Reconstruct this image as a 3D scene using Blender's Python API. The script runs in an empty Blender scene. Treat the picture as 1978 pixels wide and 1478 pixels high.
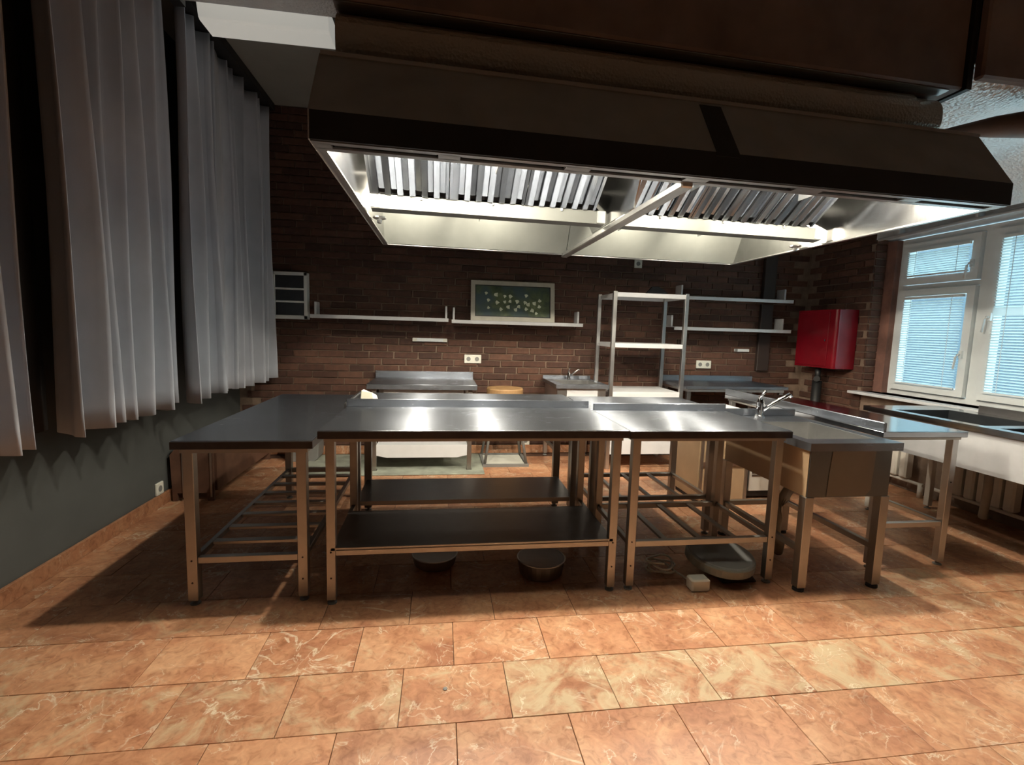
import bpy, bmesh, math, random
from mathutils import Vector, Matrix
random.seed(7)
S = bpy.context.scene
COL = S.collection

# ------------------------------------------------------------------ camera
cam_d = bpy.data.cameras.new('camera'); cam = bpy.data.objects.new('camera', cam_d); COL.objects.link(cam)
cam_d.sensor_width = 36.0; cam_d.sensor_fit = 'HORIZONTAL'; cam_d.lens = 36.0*950/1978
cam_d.clip_start = 0.05
R_ = (0.98959934, -0.14091391, 0.02892082); D_ = (0.01325305, -0.11088132, -0.99374528); F_ = (0.14323931, 0.98379297, -0.10786054)
cam.matrix_world = Matrix(((R_[0], -D_[0], -F_[0], 0), (R_[1], -D_[1], -F_[1], 0), (R_[2], -D_[2], -F_[2], 1.30), (0, 0, 0, 1)))
S.camera = cam
# ------------------------------------------------------------------ world + view
W = bpy.data.worlds.new('sky'); S.world = W; W.use_nodes = True
bg = W.node_tree.nodes['Background']; bg.inputs[0].default_value = (0.58, 0.80, 0.92, 1); bg.inputs[1].default_value = 4.6
S.view_settings.view_transform = 'Standard'; S.view_settings.look = 'None'
S.view_settings.exposure = 0.75; S.view_settings.gamma = 1.0; S.view_settings.use_curve_mapping = False
LAMP_W = 46.0
LAMP_COL = (1.0, 0.90, 0.74)

# ------------------------------------------------------------------ materials
def new_mat(name):
    m = bpy.data.materials.new(name); m.use_nodes = True
    nt = m.node_tree; return m, nt, nt.nodes['Principled BSDF']
def N(nt, t, **kw):
    n = nt.nodes.new(t)
    for k, v in kw.items(): setattr(n, k, v)
    return n
def ramp(nt, src, stops, interp='LINEAR'):
    r = N(nt, 'ShaderNodeValToRGB'); r.color_ramp.interpolation = interp
    e = r.color_ramp.elements
    while len(e) < len(stops): e.new(0.5)
    for i, (p, c) in enumerate(stops):
        e[i].position = p; e[i].color = (*c, 1) if len(c) == 3 else c
    nt.links.new(src, r.inputs[0]); return r.outputs[0]
def mixc(nt, fac, a, b, mode='MIX'):
    n = N(nt, 'ShaderNodeMix', data_type='RGBA', blend_type=mode)
    for sock, v in ((n.inputs[0], fac), (n.inputs[6], a), (n.inputs[7], b)):
        if isinstance(v, (int, float)): sock.default_value = v
        elif isinstance(v, tuple): sock.default_value = (*v, 1)
        else: nt.links.new(v, sock)
    return n.outputs[2]
def math_(nt, op, a, b=None):
    n = N(nt, 'ShaderNodeMath', operation=op)
    for i, v in enumerate((a, b)):
        if v is None: continue
        if isinstance(v, (int, float)): n.inputs[i].default_value = v
        else: nt.links.new(v, n.inputs[i])
    return n.outputs[0]
def noise(nt, vec, scale, detail=4, rough=.55, dist=0):
    n = N(nt, 'ShaderNodeTexNoise'); n.inputs['Scale'].default_value = scale; n.inputs['Detail'].default_value = detail
    n.inputs['Roughness'].default_value = rough; n.inputs['Distortion'].default_value = dist
    if vec is not None: nt.links.new(vec, n.inputs['Vector'])
    return n.outputs[0]
def bump(nt, h, bs, strength=.3, dist=.002):
    b = N(nt, 'ShaderNodeBump'); b.inputs['Strength'].default_value = strength; b.inputs['Distance'].default_value = dist
    nt.links.new(h, b.inputs['Height']); nt.links.new(b.outputs[0], bs.inputs['Normal'])
def wpos(nt, scale=(1, 1, 1)):
    g = N(nt, 'ShaderNodeNewGeometry'); m = N(nt, 'ShaderNodeMapping'); m.inputs['Scale'].default_value = scale
    nt.links.new(g.outputs['Position'], m.inputs['Vector']); return m.outputs[0]
def plain(name, col, rough=.6, metal=0, var=.08, scale=12, bmp=0, spec=.5):
    m, nt, b = new_mat(name)
    n = noise(nt, wpos(nt), scale, 4)
    c2 = tuple(min(1, c*(1+var)) for c in col); c1 = tuple(c*(1-var) for c in col)
    nt.links.new(ramp(nt, n, [(.3, c1), (.7, c2)]), b.inputs['Base Color'])
    b.inputs['Roughness'].default_value = rough; b.inputs['Metallic'].default_value = metal
    b.inputs['Specular IOR Level'].default_value = spec
    if bmp: bump(nt, noise(nt, wpos(nt), scale*8, 3), b, bmp)
    return m
def steel(name, col, rough, scuff=.0, stretch=(3, 60, 60), rvar=.08, bmp=.03):
    m, nt, b = new_mat(name); b.inputs['Metallic'].default_value = 1
    g = noise(nt, wpos(nt, stretch), 3, 3)
    n2 = noise(nt, wpos(nt), 5, 6, .65, .6)
    r1 = N(nt, 'ShaderNodeMapRange'); r1.inputs[3].default_value = rough-rvar; r1.inputs[4].default_value = rough+rvar
    nt.links.new(g, r1.inputs[0])
    rr = math_(nt, 'ADD', r1.outputs[0], math_(nt, 'MULTIPLY', n2, scuff)) if scuff else r1.outputs[0]
    nt.links.new(rr, b.inputs['Roughness'])
    dk = tuple(c*.86 for c in col)
    nt.links.new(ramp(nt, n2, [(.35, dk), (.65, col)]), b.inputs['Base Color'])
    if bmp: bump(nt, g, b, bmp, .001)
    return m
M = {}
M['top'] = steel('steel_worktop', (.30, .325, .365), .24, .04, (2, 40, 40), .03, .01)
M['top'].node_tree.nodes['Principled BSDF'].inputs['Metallic'].default_value = .92
M['top2'] = steel('smooth_steel_worktop', (.42, .44, .47), .10, .08, (2, 40, 40), .03, .01)
def aniso(m, tx, ty, amt):
    nt = m.node_tree; b = nt.nodes['Principled BSDF']; b.inputs['Anisotropic'].default_value = amt
    c = N(nt, 'ShaderNodeCombineXYZ'); c.inputs[0].default_value = tx; c.inputs[1].default_value = ty
    nt.links.new(c.outputs[0], b.inputs['Tangent'])
aniso(M['top'], 0, 1, 1.0)
M['steel'] = steel('brushed_steel', (.60, .60, .59), .30, .1, (40, 40, 3))
M['leg'] = steel('steel_leg', (.46, .43, .39), .38, .1, (40, 40, 3))
M['shelf'] = steel('steel_shelf', (.34, .33, .32), .26, .2, (3, 40, 40))
M['polish'] = steel('polished_steel', (.52, .52, .51), .16, .10, (60, 60, 2), .05)
M['baffle'] = steel('filter_steel', (.47, .49, .52), .20, .0, (4, 4, 4), .03, .0)
M['chrome'] = steel('chrome', (.85, .85, .86), .07, 0, (1, 1, 1), .02, 0)
M['hoodwhite'] = plain('pale_hood_panel', (.21, .22, .20), .45, .1, .10, 4)
M['gutter'] = plain('dull_gutter_enamel', (.095, .10, .092), .5, 0, .08, 5)
M['black'] = plain('black_paint', (.012, .012, .012), .5, 0, .15, 6)
M['char'] = plain('charcoal_paint', (.36, .36, .345), .55, 0, .15, 4)
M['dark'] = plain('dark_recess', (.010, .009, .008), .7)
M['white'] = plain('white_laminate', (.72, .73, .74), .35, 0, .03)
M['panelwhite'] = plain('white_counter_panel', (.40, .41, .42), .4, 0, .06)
M['shelfwhite'] = plain('white_painted_metal', (.62, .63, .64), .35, .2, .05)
M['plaster'] = plain('grey_plaster', (.068, .073, .070), .8, 0, .12, 2.5, .15)
M['ceil'] = plain('ceiling_paint', (.25, .25, .23), .75, 0, .1, 2, .1)
M['plastic'] = plain('ivory_plastic', (.68, .68, .60), .4)
M['red'] = plain('red_enamel', (.16, .004, .010), .22, 0, .08)
M['wood'] = plain('pale_wood', (.42, .25, .11), .6, 0, .2, 14)
M['brownwood'] = plain('brown_panel', (.13, .065, .04), .6, 0, .2, 10)
M['tan'] = plain('tan_board', (.42, .29, .17), .5, 0, .08, 5)
M['film'] = plain('tan_film', (.215, .19, .155), .45, .2, .06, 5)
M['pvc'] = plain('white_pvc', (.74, .78, .78), .35, 0, .03)
M['radiator'] = plain('radiator_enamel', (.66, .63, .56), .45, 0, .05)
M['sill'] = plain('pale_sill', (.62, .64, .66), .25, 0, .05)
M['grey'] = plain('grey_plastic', (.20, .20, .19), .5)
M['rubber'] = plain('black_rubber', (.02, .02, .02), .7)
M['paper'] = plain('white_paper', (.78, .76, .62), .8)
M['hose'] = plain('ribbed_grey_hose', (.30, .27, .22), .6)
M['underside_light_absorber'] = plain('added_dark_absorber', (.02, .018, .016), .8)
M['mortar'] = plain('mortar', (.20, .14, .10), .9, 0, .25, 9, .4)
M['grout'] = plain('grout', (.10, .05, .03), .9)
M['brownduct'] = plain('brown_duct_wrap', (.19, .135, .115), .6, 0, .3, 3, .1)
M['darkbrown'] = plain('near_black_brown', (.030, .020, .016), .6)
M['edge'] = plain('painted_edge_reflection', (.050, .038, .034), .35, .3, .2, 20)
M['skirt'] = steel('dull_dark_steel', (.20, .21, .205), .4, .1, (40, 40, 3))
M['mat'] = plain('dusty_green_sheet', (.30, .32, .26), .8, 0, .3, 6)
M['basinblack'] = plain('dark_steel_basin', (.10, .11, .12), .3, .8)

def mk_brick(name, a, b_, c):
    m, nt, b = new_mat(name)
    oi = N(nt, 'ShaderNodeObjectInfo'); g = N(nt, 'ShaderNodeNewGeometry')
    rnd = math_(nt, 'FRACT', math_(nt, 'ADD', oi.outputs['Random'], g.outputs['Random Per Island']))
    base = ramp(nt, rnd, [(0, a), (.5, b_), (1, c)])
    n = noise(nt, wpos(nt), 22, 5, .6)
    nt.links.new(mixc(nt, 1, base, ramp(nt, n, [(.25, (.6, .6, .6)), (.75, (1.25, 1.2, 1.15))]), 'MULTIPLY'), b.inputs['Base Color'])
    b.inputs['Roughness'].default_value = .8
    bump(nt, noise(nt, wpos(nt), 60, 4), b, .5, .003)
    return m
M['brick'] = mk_brick('brick', (.058, .027, .018), (.090, .040, .026), (.125, .060, .038))

def mk_marble():
    m, nt, b = new_mat('rosso_marble')
    oi = N(nt, 'ShaderNodeObjectInfo'); g = N(nt, 'ShaderNodeNewGeometry')
    cx = N(nt, 'ShaderNodeCombineXYZ')
    for i, k in enumerate((37., 91., 53.)): nt.links.new(math_(nt, 'MULTIPLY', oi.outputs['Random'], k), cx.inputs[i])
    v = N(nt, 'ShaderNodeVectorMath', operation='ADD'); nt.links.new(g.outputs['Position'], v.inputs[0]); nt.links.new(cx.outputs[0], v.inputs[1])
    ri = math_(nt, 'MULTIPLY', g.outputs['Random Per Island'], 61.)
    v2 = N(nt, 'ShaderNodeVectorMath', operation='ADD'); nt.links.new(v.outputs[0], v2.inputs[0]); nt.links.new(ri, v2.inputs[1])
    P = v2.outputs[0]
    sep = N(nt, 'ShaderNodeSeparateColor'); nt.links.new(oi.outputs['Color'], sep.inputs[0])
    pale = sep.outputs[0]
    n1 = noise(nt, P, 4.5, 7, .62, .8)
    n2 = noise(nt, P, 24, 5, .6, 1.2)
    base = ramp(nt, n1, [(.28, (.34, .142, .074)), (.48, (.48, .240, .128)), (.66, (.56, .325, .185)), (.8, (.62, .42, .26))])
    base = mixc(nt, .75, base, ramp(nt, n2, [(.3, (.58, .46, .38)), (.48, (1, 1, 1)), (.70, (1.28, 1.32, 1.36))]), 'MULTIPLY')
    tone = ramp(nt, oi.outputs['Random'], [(0, (.86, .82, .80)), (1, (1.08, 1.06, 1.04))])
    base = mixc(nt, 1, base, tone, 'MULTIPLY')
    # pale clouds
    n3 = noise(nt, P, 6, 6, .68, 1.6)
    pf = N(nt, 'ShaderNodeMapRange'); nt.links.new(math_(nt, 'ADD', n3, math_(nt, 'MULTIPLY', pale, .42)), pf.inputs[0])
    pf.inputs[1].default_value = .66; pf.inputs[2].default_value = .86
    base = mixc(nt, math_(nt, 'MULTIPLY', pf.outputs[0], .8), base, (.56, .46, .29))
    # pale veins: thin bands of distorted noise
    for sc, wdt, seed in ((3.0, .014, 0), (7.0, .015, 5)):
        vn = noise(nt, P, sc, 5, .55, 1.4)
        d = math_(nt, 'ABSOLUTE', math_(nt, 'SUBTRACT', vn, .5+.02*seed/5))
        vm = N(nt, 'ShaderNodeMapRange'); nt.links.new(d, vm.inputs[0]); vm.inputs[1].default_value = wdt; vm.inputs[2].default_value = 0
        vm.inputs[3].default_value = 0; vm.inputs[4].default_value = 1
        gate = ramp(nt, noise(nt, P, 2.2+seed, 3), [(.50, (0, 0, 0)), (.60, (1, 1, 1))])
        f = math_(nt, 'MULTIPLY', vm.outputs[0], math_(nt, 'MULTIPLY', gate, math_(nt, 'ADD', math_(nt, 'MULTIPLY', pale, .5), .55)))
        base = mixc(nt, f, base, (.74, .66, .50))
    nt.links.new(base, b.inputs['Base Color'])
    rr = N(nt, 'ShaderNodeMapRange'); rr.inputs[3].default_value = .30; rr.inputs[4].default_value = .52
    nt.links.new(n2, rr.inputs[0]); nt.links.new(rr.outputs[0], b.inputs['Roughness'])
    bump(nt, n2, b, .06, .001)
    return m
M['marble'] = mk_marble()

def mk_fabric():
    m, nt, b = new_mat('grey_curtain_fabric')
    P = wpos(nt)
    n = noise(nt, wpos(nt, (1, 1, .5)), 2.2, 4, .6)
    nt.links.new(ramp(nt, n, [(.3, (.36, .40, .46)), (.7, (.52, .56, .63))]), b.inputs['Base Color'])
    b.inputs['Roughness'].default_value = .95; b.inputs['Specular IOR Level'].default_value = .1
    b.inputs['Sheen Weight'].default_value = .25
    bump(nt, noise(nt, P, 400, 2), b, .25, .001)
    return m
M['fabric'] = mk_fabric()

def mk_foil(name, col, rough, scale, strength, metal=1):
    m, nt, b = new_mat(name); b.inputs['Metallic'].default_value = metal
    b.inputs['Base Color'].default_value = (*col, 1); b.inputs['Roughness'].default_value = rough
    v = N(nt, 'ShaderNodeTexVoronoi'); v.inputs['Scale'].default_value = scale
    nt.links.new(wpos(nt), v.inputs['Vector'])
    h = math_(nt, 'ADD', v.outputs['Distance'], noise(nt, wpos(nt), scale*1.5, 4))
    bump(nt, h, b, strength, .01); return m
M['foil'] = mk_foil('silver_foil', (.92, .95, .97), .32, 55, .7, .45)
M['darkfoil'] = mk_foil('dark_foil', (.48, .43, .36), .30, 70, .35, .5)

def mk_glass():
    m, nt, b = new_mat('window_glass'); nt.nodes.remove(b)
    out = nt.nodes['Material Output']
    t = N(nt, 'ShaderNodeBsdfTransparent'); g = N(nt, 'ShaderNodeBsdfGlossy'); g.inputs['Roughness'].default_value = .02
    t.inputs[0].default_value = (.93, .96, .96, 1)
    mx = N(nt, 'ShaderNodeMixShader'); mx.inputs[0].default_value = .06
    nt.links.new(t.outputs[0], mx.inputs[1]); nt.links.new(g.outputs[0], mx.inputs[2]); nt.links.new(mx.outputs[0], out.inputs[0])
    return m
M['glass'] = mk_glass()
def mk_slat():
    m, nt, b = new_mat('blind_slat'); out = nt.nodes['Material Output']
    b.inputs['Base Color'].default_value = (.80, .84, .84, 1); b.inputs['Roughness'].default_value = .4
    t = N(nt, 'ShaderNodeBsdfTranslucent'); t.inputs[0].default_value = (.80, .86, .86, 1)
    mx = N(nt, 'ShaderNodeMixShader'); mx.inputs[0].default_value = .6
    nt.links.new(b.outputs[0], mx.inputs[1]); nt.links.new(t.outputs[0], mx.inputs[2]); nt.links.new(mx.outputs[0], out.inputs[0])
    return m
M['slat'] = mk_slat()
def mk_emit(name, col, st):
    m, nt, b = new_mat(name); b.inputs['Emission Color'].default_value = (*col, 1); b.inputs['Emission Strength'].default_value = st
    b.inputs['Base Color'].default_value = (*col, 1); return m
M['bulb'] = mk_emit('lit_bulb', LAMP_COL, 25)
def mk_canvas():
    m, nt, b = new_mat('painted_canvas')
    n = noise(nt, wpos(nt), 9, 5, .65, .8); n2 = noise(nt, wpos(nt), 3, 2)
    c = ramp(nt, n, [(.3, (.02, .04, .02)), (.5, (.06, .09, .035)), (.7, (.13, .16, .07))])
    c = mixc(nt, ramp(nt, n2, [(.45, (0, 0, 0)), (.6, (1, 1, 1))]), c, (.04, .075, .085))
    nt.links.new(c, b.inputs['Base Color']); b.inputs['Roughness'].default_value = .5
    return m
M['canvas'] = mk_canvas()
M['petal'] = plain('white_petal_paint', (.62, .66, .52), .6, 0, .2, 40)
M['frame'] = plain('stone_frame', (.45, .43, .36), .5, 0, .08, 20)

# ------------------------------------------------------------------ mesh helpers
ORG = {}
def shear(v): return v
class MB:
    def __init__(self): self.v = []; self.f = []; self.s = []
    def _add(self, vs, fs, smooth=False):
        o = len(self.v); self.v += [tuple(p) for p in vs]
        for f in fs: self.f.append(tuple(i+o for i in f)); self.s.append(smooth)
        return self
    def box(self, x0, x1, y0, y1, z0, z1):
        return self._add([(x0, y0, z0), (x1, y0, z0), (x1, y1, z0), (x0, y1, z0), (x0, y0, z1), (x1, y0, z1), (x1, y1, z1), (x0, y1, z1)],
                         [(0, 3, 2, 1), (4, 5, 6, 7), (0, 1, 5, 4), (1, 2, 6, 5), (2, 3, 7, 6), (3, 0, 4, 7)])
    def prism(self, prof, axis, a, b):
        """closed profile of 2-d points (counter-clockwise) extruded along axis"""
        n = len(prof)
        def P(p, t):
            return {'x': (t, p[0], p[1]), 'y': (p[0], t, p[1]), 'z': (p[0], p[1], t)}[axis]
        vs = [P(p, a) for p in prof] + [P(p, b) for p in prof]
        fs = [(i, (i+1) % n, (i+1) % n+n, i+n) for i in range(n)] + [tuple(range(n))[::-1], tuple(range(n, 2*n))]
        return self._add(vs, fs)
    def sheet(self, prof, axis, a, b, th=.002):
        """open polyline extruded along axis and given a thickness"""
        n = len(prof); off = []
        for i in range(n):
            p0 = Vector(prof[max(i-1, 0)]); p1 = Vector(prof[min(i+1, n-1)]); t = (p1-p0).normalized()
            off.append((prof[i][0]-t.y*th, prof[i][1]+t.x*th))
        return self.prism(list(prof)+off[::-1], axis, a, b)
    def tube(self, pts, r, n=8, caps=True, radii=None):
        pts = [Vector(p) for p in pts]; rings = []
        up = Vector((0, 0, 1))
        for i, p in enumerate(pts):
            t = (pts[min(i+1, len(pts)-1)]-pts[max(i-1, 0)]).normalized()
            a = up if abs(t.dot(up)) < .95 else Vector((1, 0, 0))
            u = t.cross(a).normalized(); w = t.cross(u)
            rr = radii[i] if radii else r
            rings.append([p+(u*math.cos(2*math.pi*k/n)+w*math.sin(2*math.pi*k/n))*rr for k in range(n)])
        vs = [v for q in rings for v in q]; fs = []
        for i in range(len(pts)-1):
            for k in range(n):
                fs.append((i*n+k, i*n+(k+1) % n, (i+1)*n+(k+1) % n, (i+1)*n+k))
        self._add(vs, fs, True)
        if caps:
            o = len(self.v)-len(vs)
            self.f.append(tuple(o+k for k in range(n))[::-1]); self.s.append(False)
            self.f.append(tuple(o+len(vs)-n+k for k in range(n))); self.s.append(False)
        return self
    def lathe(self, c, prof, n=24):
        vs = []; fs = []
        for r, z in prof:
            for k in range(n): vs.append((c[0]+r*math.cos(2*math.pi*k/n), c[1]+r*math.sin(2*math.pi*k/n), c[2]+z))
        for i in range(len(prof)-1):
            for k in range(n): fs.append((i*n+k, i*n+(k+1) % n, (i+1)*n+(k+1) % n, (i+1)*n+k))
        fs.append(tuple(range(n))[::-1]); fs.append(tuple(range((len(prof)-1)*n, len(prof)*n)))
        return self._add(vs, fs, False)
    def grid(self, fn, nu, nv):
        vs = [fn(i/nu, j/nv) for j in range(nv+1) for i in range(nu+1)]
        fs = [(j*(nu+1)+i, j*(nu+1)+i+1, (j+1)*(nu+1)+i+1, (j+1)*(nu+1)+i) for j in range(nv) for i in range(nu)]
        return self._add(vs, fs, True)
    def build(self, name, mat, parent=None, bevel=0, org=None, xf=None):
        o = Vector(org) if org is not None else (ORG[parent.name] if parent is not None else Vector((0, 0, 0)))
        vs = [xf(v) for v in self.v] if xf else self.v
        me = bpy.data.meshes.new(name)
        me.from_pydata([tuple(Vector(v)-o) for v in vs], [], self.f); me.polygons.foreach_set('use_smooth', self.s)
        bm = bmesh.new(); bm.from_mesh(me)
        bmesh.ops.recalc_face_normals(bm, faces=bm.faces)
        if bevel: bmesh.ops.bevel(bm, geom=[e for e in bm.edges], offset=bevel, segments=1, affect='EDGES', clamp_overlap=True)
        bm.to_mesh(me); bm.free()
        me.materials.append(M[mat] if isinstance(mat, str) else mat)
        ob = bpy.data.objects.new(name, me); COL.objects.link(ob)
        if parent is None: ob.location = o
        else: ob.parent = parent
        ORG[ob.name] = o
        return ob
def B(*a): return MB().box(*a)
def tag(o, label, cat, group=None):
    o['label'] = label; o['category'] = cat
    if group: o['group'] = group
    return o
def struct(o): o['kind'] = 'structure'; return o
def thing(name, label, cat, loc, group=None):
    o = bpy.data.objects.new(name, None); COL.objects.link(o); o.location = loc; o.empty_display_size = .1
    ORG[o.name] = Vector(loc); return tag(o, label, cat, group)
def inst(src, name, loc, parent=None, color=None, rot=None):
    o = bpy.data.objects.new(name, src); COL.objects.link(o); o.location = loc
    if parent is not None: o.parent = parent
    if color: o.color = color
    if rot: o.rotation_euler = rot
    ORG[o.name] = Vector(loc); return o

# ================================================================== THE ROOM
LX, RX, BY, FY, CZ = -1.93, 4.05, 5.05, -3.0, 3.29
WX = 4.25      # plane of the windows
# ---- floor with single marble tiles
floor = struct(B(LX-.2, RX+.3, FY-.1, BY+.1, -.12, -.006).build('floor', 'grout'))
tw, td = .38, .282
tile_me = None
t_ = B(-tw/2+.0012, tw/2-.0012, -td/2+.0012, td/2-.0012, -.012, 0).build('tile', 'marble', floor, .0012)
tile_me = t_.data; bpy.data.objects.remove(t_)
rest = MB(); cnt = 0
for j in range(-17, 12):
    y0 = 1.503+td*j; yc = y0+td/2
    if y0 > BY: continue
    xo = -.125 if j % 2 == 0 else .065
    for i in range(-6, 12):
        x0 = xo+tw*i; xc = x0+tw/2
        if x0+tw < LX or x0 > RX: continue
        a, b_ = max(x0, LX)+.001, min(x0+tw, RX)-.001; c, d = y0+.001, min(y0+td, BY)-.001
        if b_-a < .02 or d-c < .02: continue
        vis = yc > 1.15 and -1.02*yc-.3 < xc < 1.62*yc+.35
        if not vis or cnt >= 300:
            rest.box(a, b_, c, d, -.012, 0); continue
        cnt += 1
        pale = random.choice((0, 0, .05, .1, .15, .2, .3))
        if j == 0: pale = (.6 if xc < 1.6 else .44) if xc > .2 else .36
        if j == 2 and xc > 2.0: pale = .4
        if j == 1 and xc > 1.9: pale = .3
        if abs((b_-a)-(tw-.002)) < .001 and abs((d-c)-(td-.002)) < .001:
            inst(tile_me, 'tile', (xc, yc, random.uniform(-.0006, .0004)), floor, (pale, 0, 0, 1))
        else:
            o = B(a, b_, c, d, -.012, 0).build('tile', 'marble', floor); o.color = (pale, 0, 0, 1)
o = rest.build('tiles_behind_viewer', 'marble', floor); o['kind'] = 'stuff'; o.color = (.12, 0, 0, 1)
# ---- walls
def brick_mesh(name, L, H, D, seed):
    rr = random.Random(seed); j = lambda s: rr.uniform(-s, s)
    mb = B(-L/2, L/2, 0, D, -H/2, H/2)
    mb.v = [(x+j(.004), y+(j(.002) if y == 0 else 0), z+j(.002)) for x, y, z in mb.v]
    o = mb.build('brick', 'brick', None, .003); me = o.data; bpy.data.objects.remove(o); return me
CH, BL = .068, .24
bricks = [brick_mesh('brick', BL-.012, CH-.011, .03, s) for s in range(4)]
half = brick_mesh('brick', BL/2-.012, CH-.011, .03, 11)
wall_back = struct(B(LX-.2, RX+.4, BY+.008, BY+.25, -.1, CZ+.2).build('wall_back', 'mortar'))
cand = []
for c in range(int((CZ-.09)/CH)+1):
    z = .09+CH*(c+.5)
    off = (0, .12, .06, .17)[c % 4]
    for i in range(27):
        x = LX-.1+off+BL*i+BL/2
        if x-BL/2 < LX or x+BL/2 > RX: continue
        cand.append((x, z))
def vis_key(p):
    x, z = p
    pen = 0
    if z < .72: pen += 5
    if z > 1.95: pen += (z-1.95)*8
    if x < -1.62: pen += 5
    return pen+abs(z-1.3)*.8+abs(x-1.2)*.25
cand.sort(key=vis_key); restb = MB()
for k, (x, z) in enumerate(cand):
    dy = random.uniform(-.002, .002)
    if k < 296: inst(random.choice(bricks), 'brick', (x, BY-.006+dy, z), wall_back)
    else: restb.box(x-BL/2+.006, x+BL/2-.006, BY-.006+dy, BY+.02, z-CH/2+.0055, z+CH/2-.0055)
o = restb.build('bricks_beyond', 'brick', wall_back); o['kind'] = 'stuff'
# left wall: grey plaster
wall_left = struct(B(LX-.2, LX, FY, BY+.02, -.1, CZ+.2).build('wall_left', 'plaster'))
# right wall: brick pier beside the windows, parapet under them, lintel above
JY = 4.22
wall_right = struct(MB().box(RX+.008, RX+.22, JY+.008, BY+.1, -.1, CZ+.2).box(RX+.008, RX+.24, FY, JY+.01, -.1, .80).build('wall_right', 'mortar'))
restb = MB(); n = 0
for c in range(int((CZ-.09)/CH)+1):
    z = .09+CH*(c+.5); off = (0, .12, .06, .17)[c % 4]
    y = BY-off
    while y-.02 > JY:
        y1 = max(y-BL, JY); L = y-y1
        if L > .05:
            if z < 2.3 and abs(L-BL) < .001:
                inst(random.choice(bricks), 'brick', (RX-.006+random.uniform(-.002, .002), (y+y1)/2, z), wall_right, rot=(0, 0, -math.pi/2))
            else: restb.box(RX-.006, RX+.02, y1+.006, y-.006, z-CH/2+.0055, z+CH/2-.0055)
        y = y1
    if .80 < z < 2.25:   # the reveal, header faces towards the room
        inst(half, 'brick', (RX+.062, JY-.006, z), wall_right)
o = restb.build('bricks_beyond', 'brick', wall_right); o['kind'] = 'stuff'
struct(B(WX-.08, WX+.04, JY-.10, JY+.06, .8, 2.22).build('trim_1', plain('brown_reveal', (.20, .10, .075), .6, 0, .35, 6)))
struct(B(RX-.0, RX+.25, FY, JY+.006, 2.235, CZ+.2).build('wall_lintel', plain('white_rough_plaster', (.62, .64, .65), .8, 0, .08, 30, .8)))
wall_front = struct(B(LX-.2, RX+.4, FY-.2, FY, -.1, CZ+.2).build('wall_front', 'darkbrown'))
ceiling = struct(B(LX-.2, RX+.4, FY-.2, BY+.2, CZ, CZ+.15).build('ceiling', 'ceil'))
# skirting of the same marble
bb = struct(B(LX, LX+.018, FY, BY, 0, .085).build('baseboard_left', 'marble', None, .002))
bb.color = (0, 0, 0, 1)
bb = struct(B(LX, RX, BY-.022, BY-.004, 0, .085).build('baseboard_back', 'marble', None, .002)); bb.color = (0, 0, 0, 1)
bb = struct(B(RX-.02, RX, JY-.4, BY-.03, 0, .085).build('baseboard_right', 'marble', None, .002)); bb.color = (0, 0, 0, 1)
# ---- windows in the right wall
def frame_rect(mb, y0, y1, z0, z1, w, x0, x1):
    mb.box(x0, x1, y0, y0+w, z0, z1); mb.box(x0, x1, y1-w, y1, z0, z1)
    mb.box(x0, x1, y0+w, y1-w, z0, z0+w); mb.box(x0, x1, y0+w, y1-w, z1-w, z1)
def handle(parent, y, z):
    MB().box(WX-.075, WX-.055, y-.012, y+.012, z-.03, z+.03).tube([(WX-.07, y, z), (WX-.095, y, z), (WX-.10, y+.01, z-.02), (WX-.10, y+.02, z-.12)], .008, 8).build('handle', 'pvc', parent)
ZB, ZT = .80, 2.22
def window(n, y0, y1, split):
    w = struct(MB().build('window_%d' % n, 'pvc')) if False else None
    mb = MB(); frame_rect(mb, y0, y1, ZB, ZT, .045, WX-.02, WX+.05)
    w = struct(mb.build('window_%d' % n, 'pvc'))
    if split:
        B(WX-.02, WX+.05, y0+.045, y1-.045, split-.02, split+.02).build('transom', 'pvc', w)
        parts = [(ZB+.045, split-.02), (split+.02, ZT-.045)]
    else: parts = [(ZB+.045, ZT-.045)]
    for a, b_ in parts:
        mb = MB(); frame_rect(mb, y0+.05, y1-.05, a+.005, b_-.005, .06, WX-.055, WX+.02)
        s = mb.build('sash', 'pvc', w)
        B(WX-.02, WX-.014, y0+.10, y1-.10, a+.06, b_-.06).build('pane', 'glass', s)
    return w
w1 = window(1, 3.36, JY-.10, 1.78); handle(w1, 3.45, 1.93); handle(w1, 3.45, 1.2)
w2 = window(2, 2.50, 3.36, None); handle(w2, 3.27, 1.5)
window(3, 1.60, 2.50, None)
struct(B(WX-.06, WX+.06, FY, 1.60, .8, 2.24).build('wall_parapet', 'plaster'))
# ---- outside: yard and the pale grey neighbouring wall seen through the slats
struct(B(RX+.26, 40, -25, 30, -.6, -.4).build('ground_outside', plain('pale_paving', (.55, .55, .52), .9)))
struct(B(13, 13.4, -25, 30, -.4, 5.2).build('wall_outside', plain('grey_render', (.075, .10, .12), .9)))
# ---- sill
sill = struct(MB().box(RX-.10, WX-.01, 1.0, JY+.06, .775, .80).build('trim_2', 'sill', None, .002))

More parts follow.
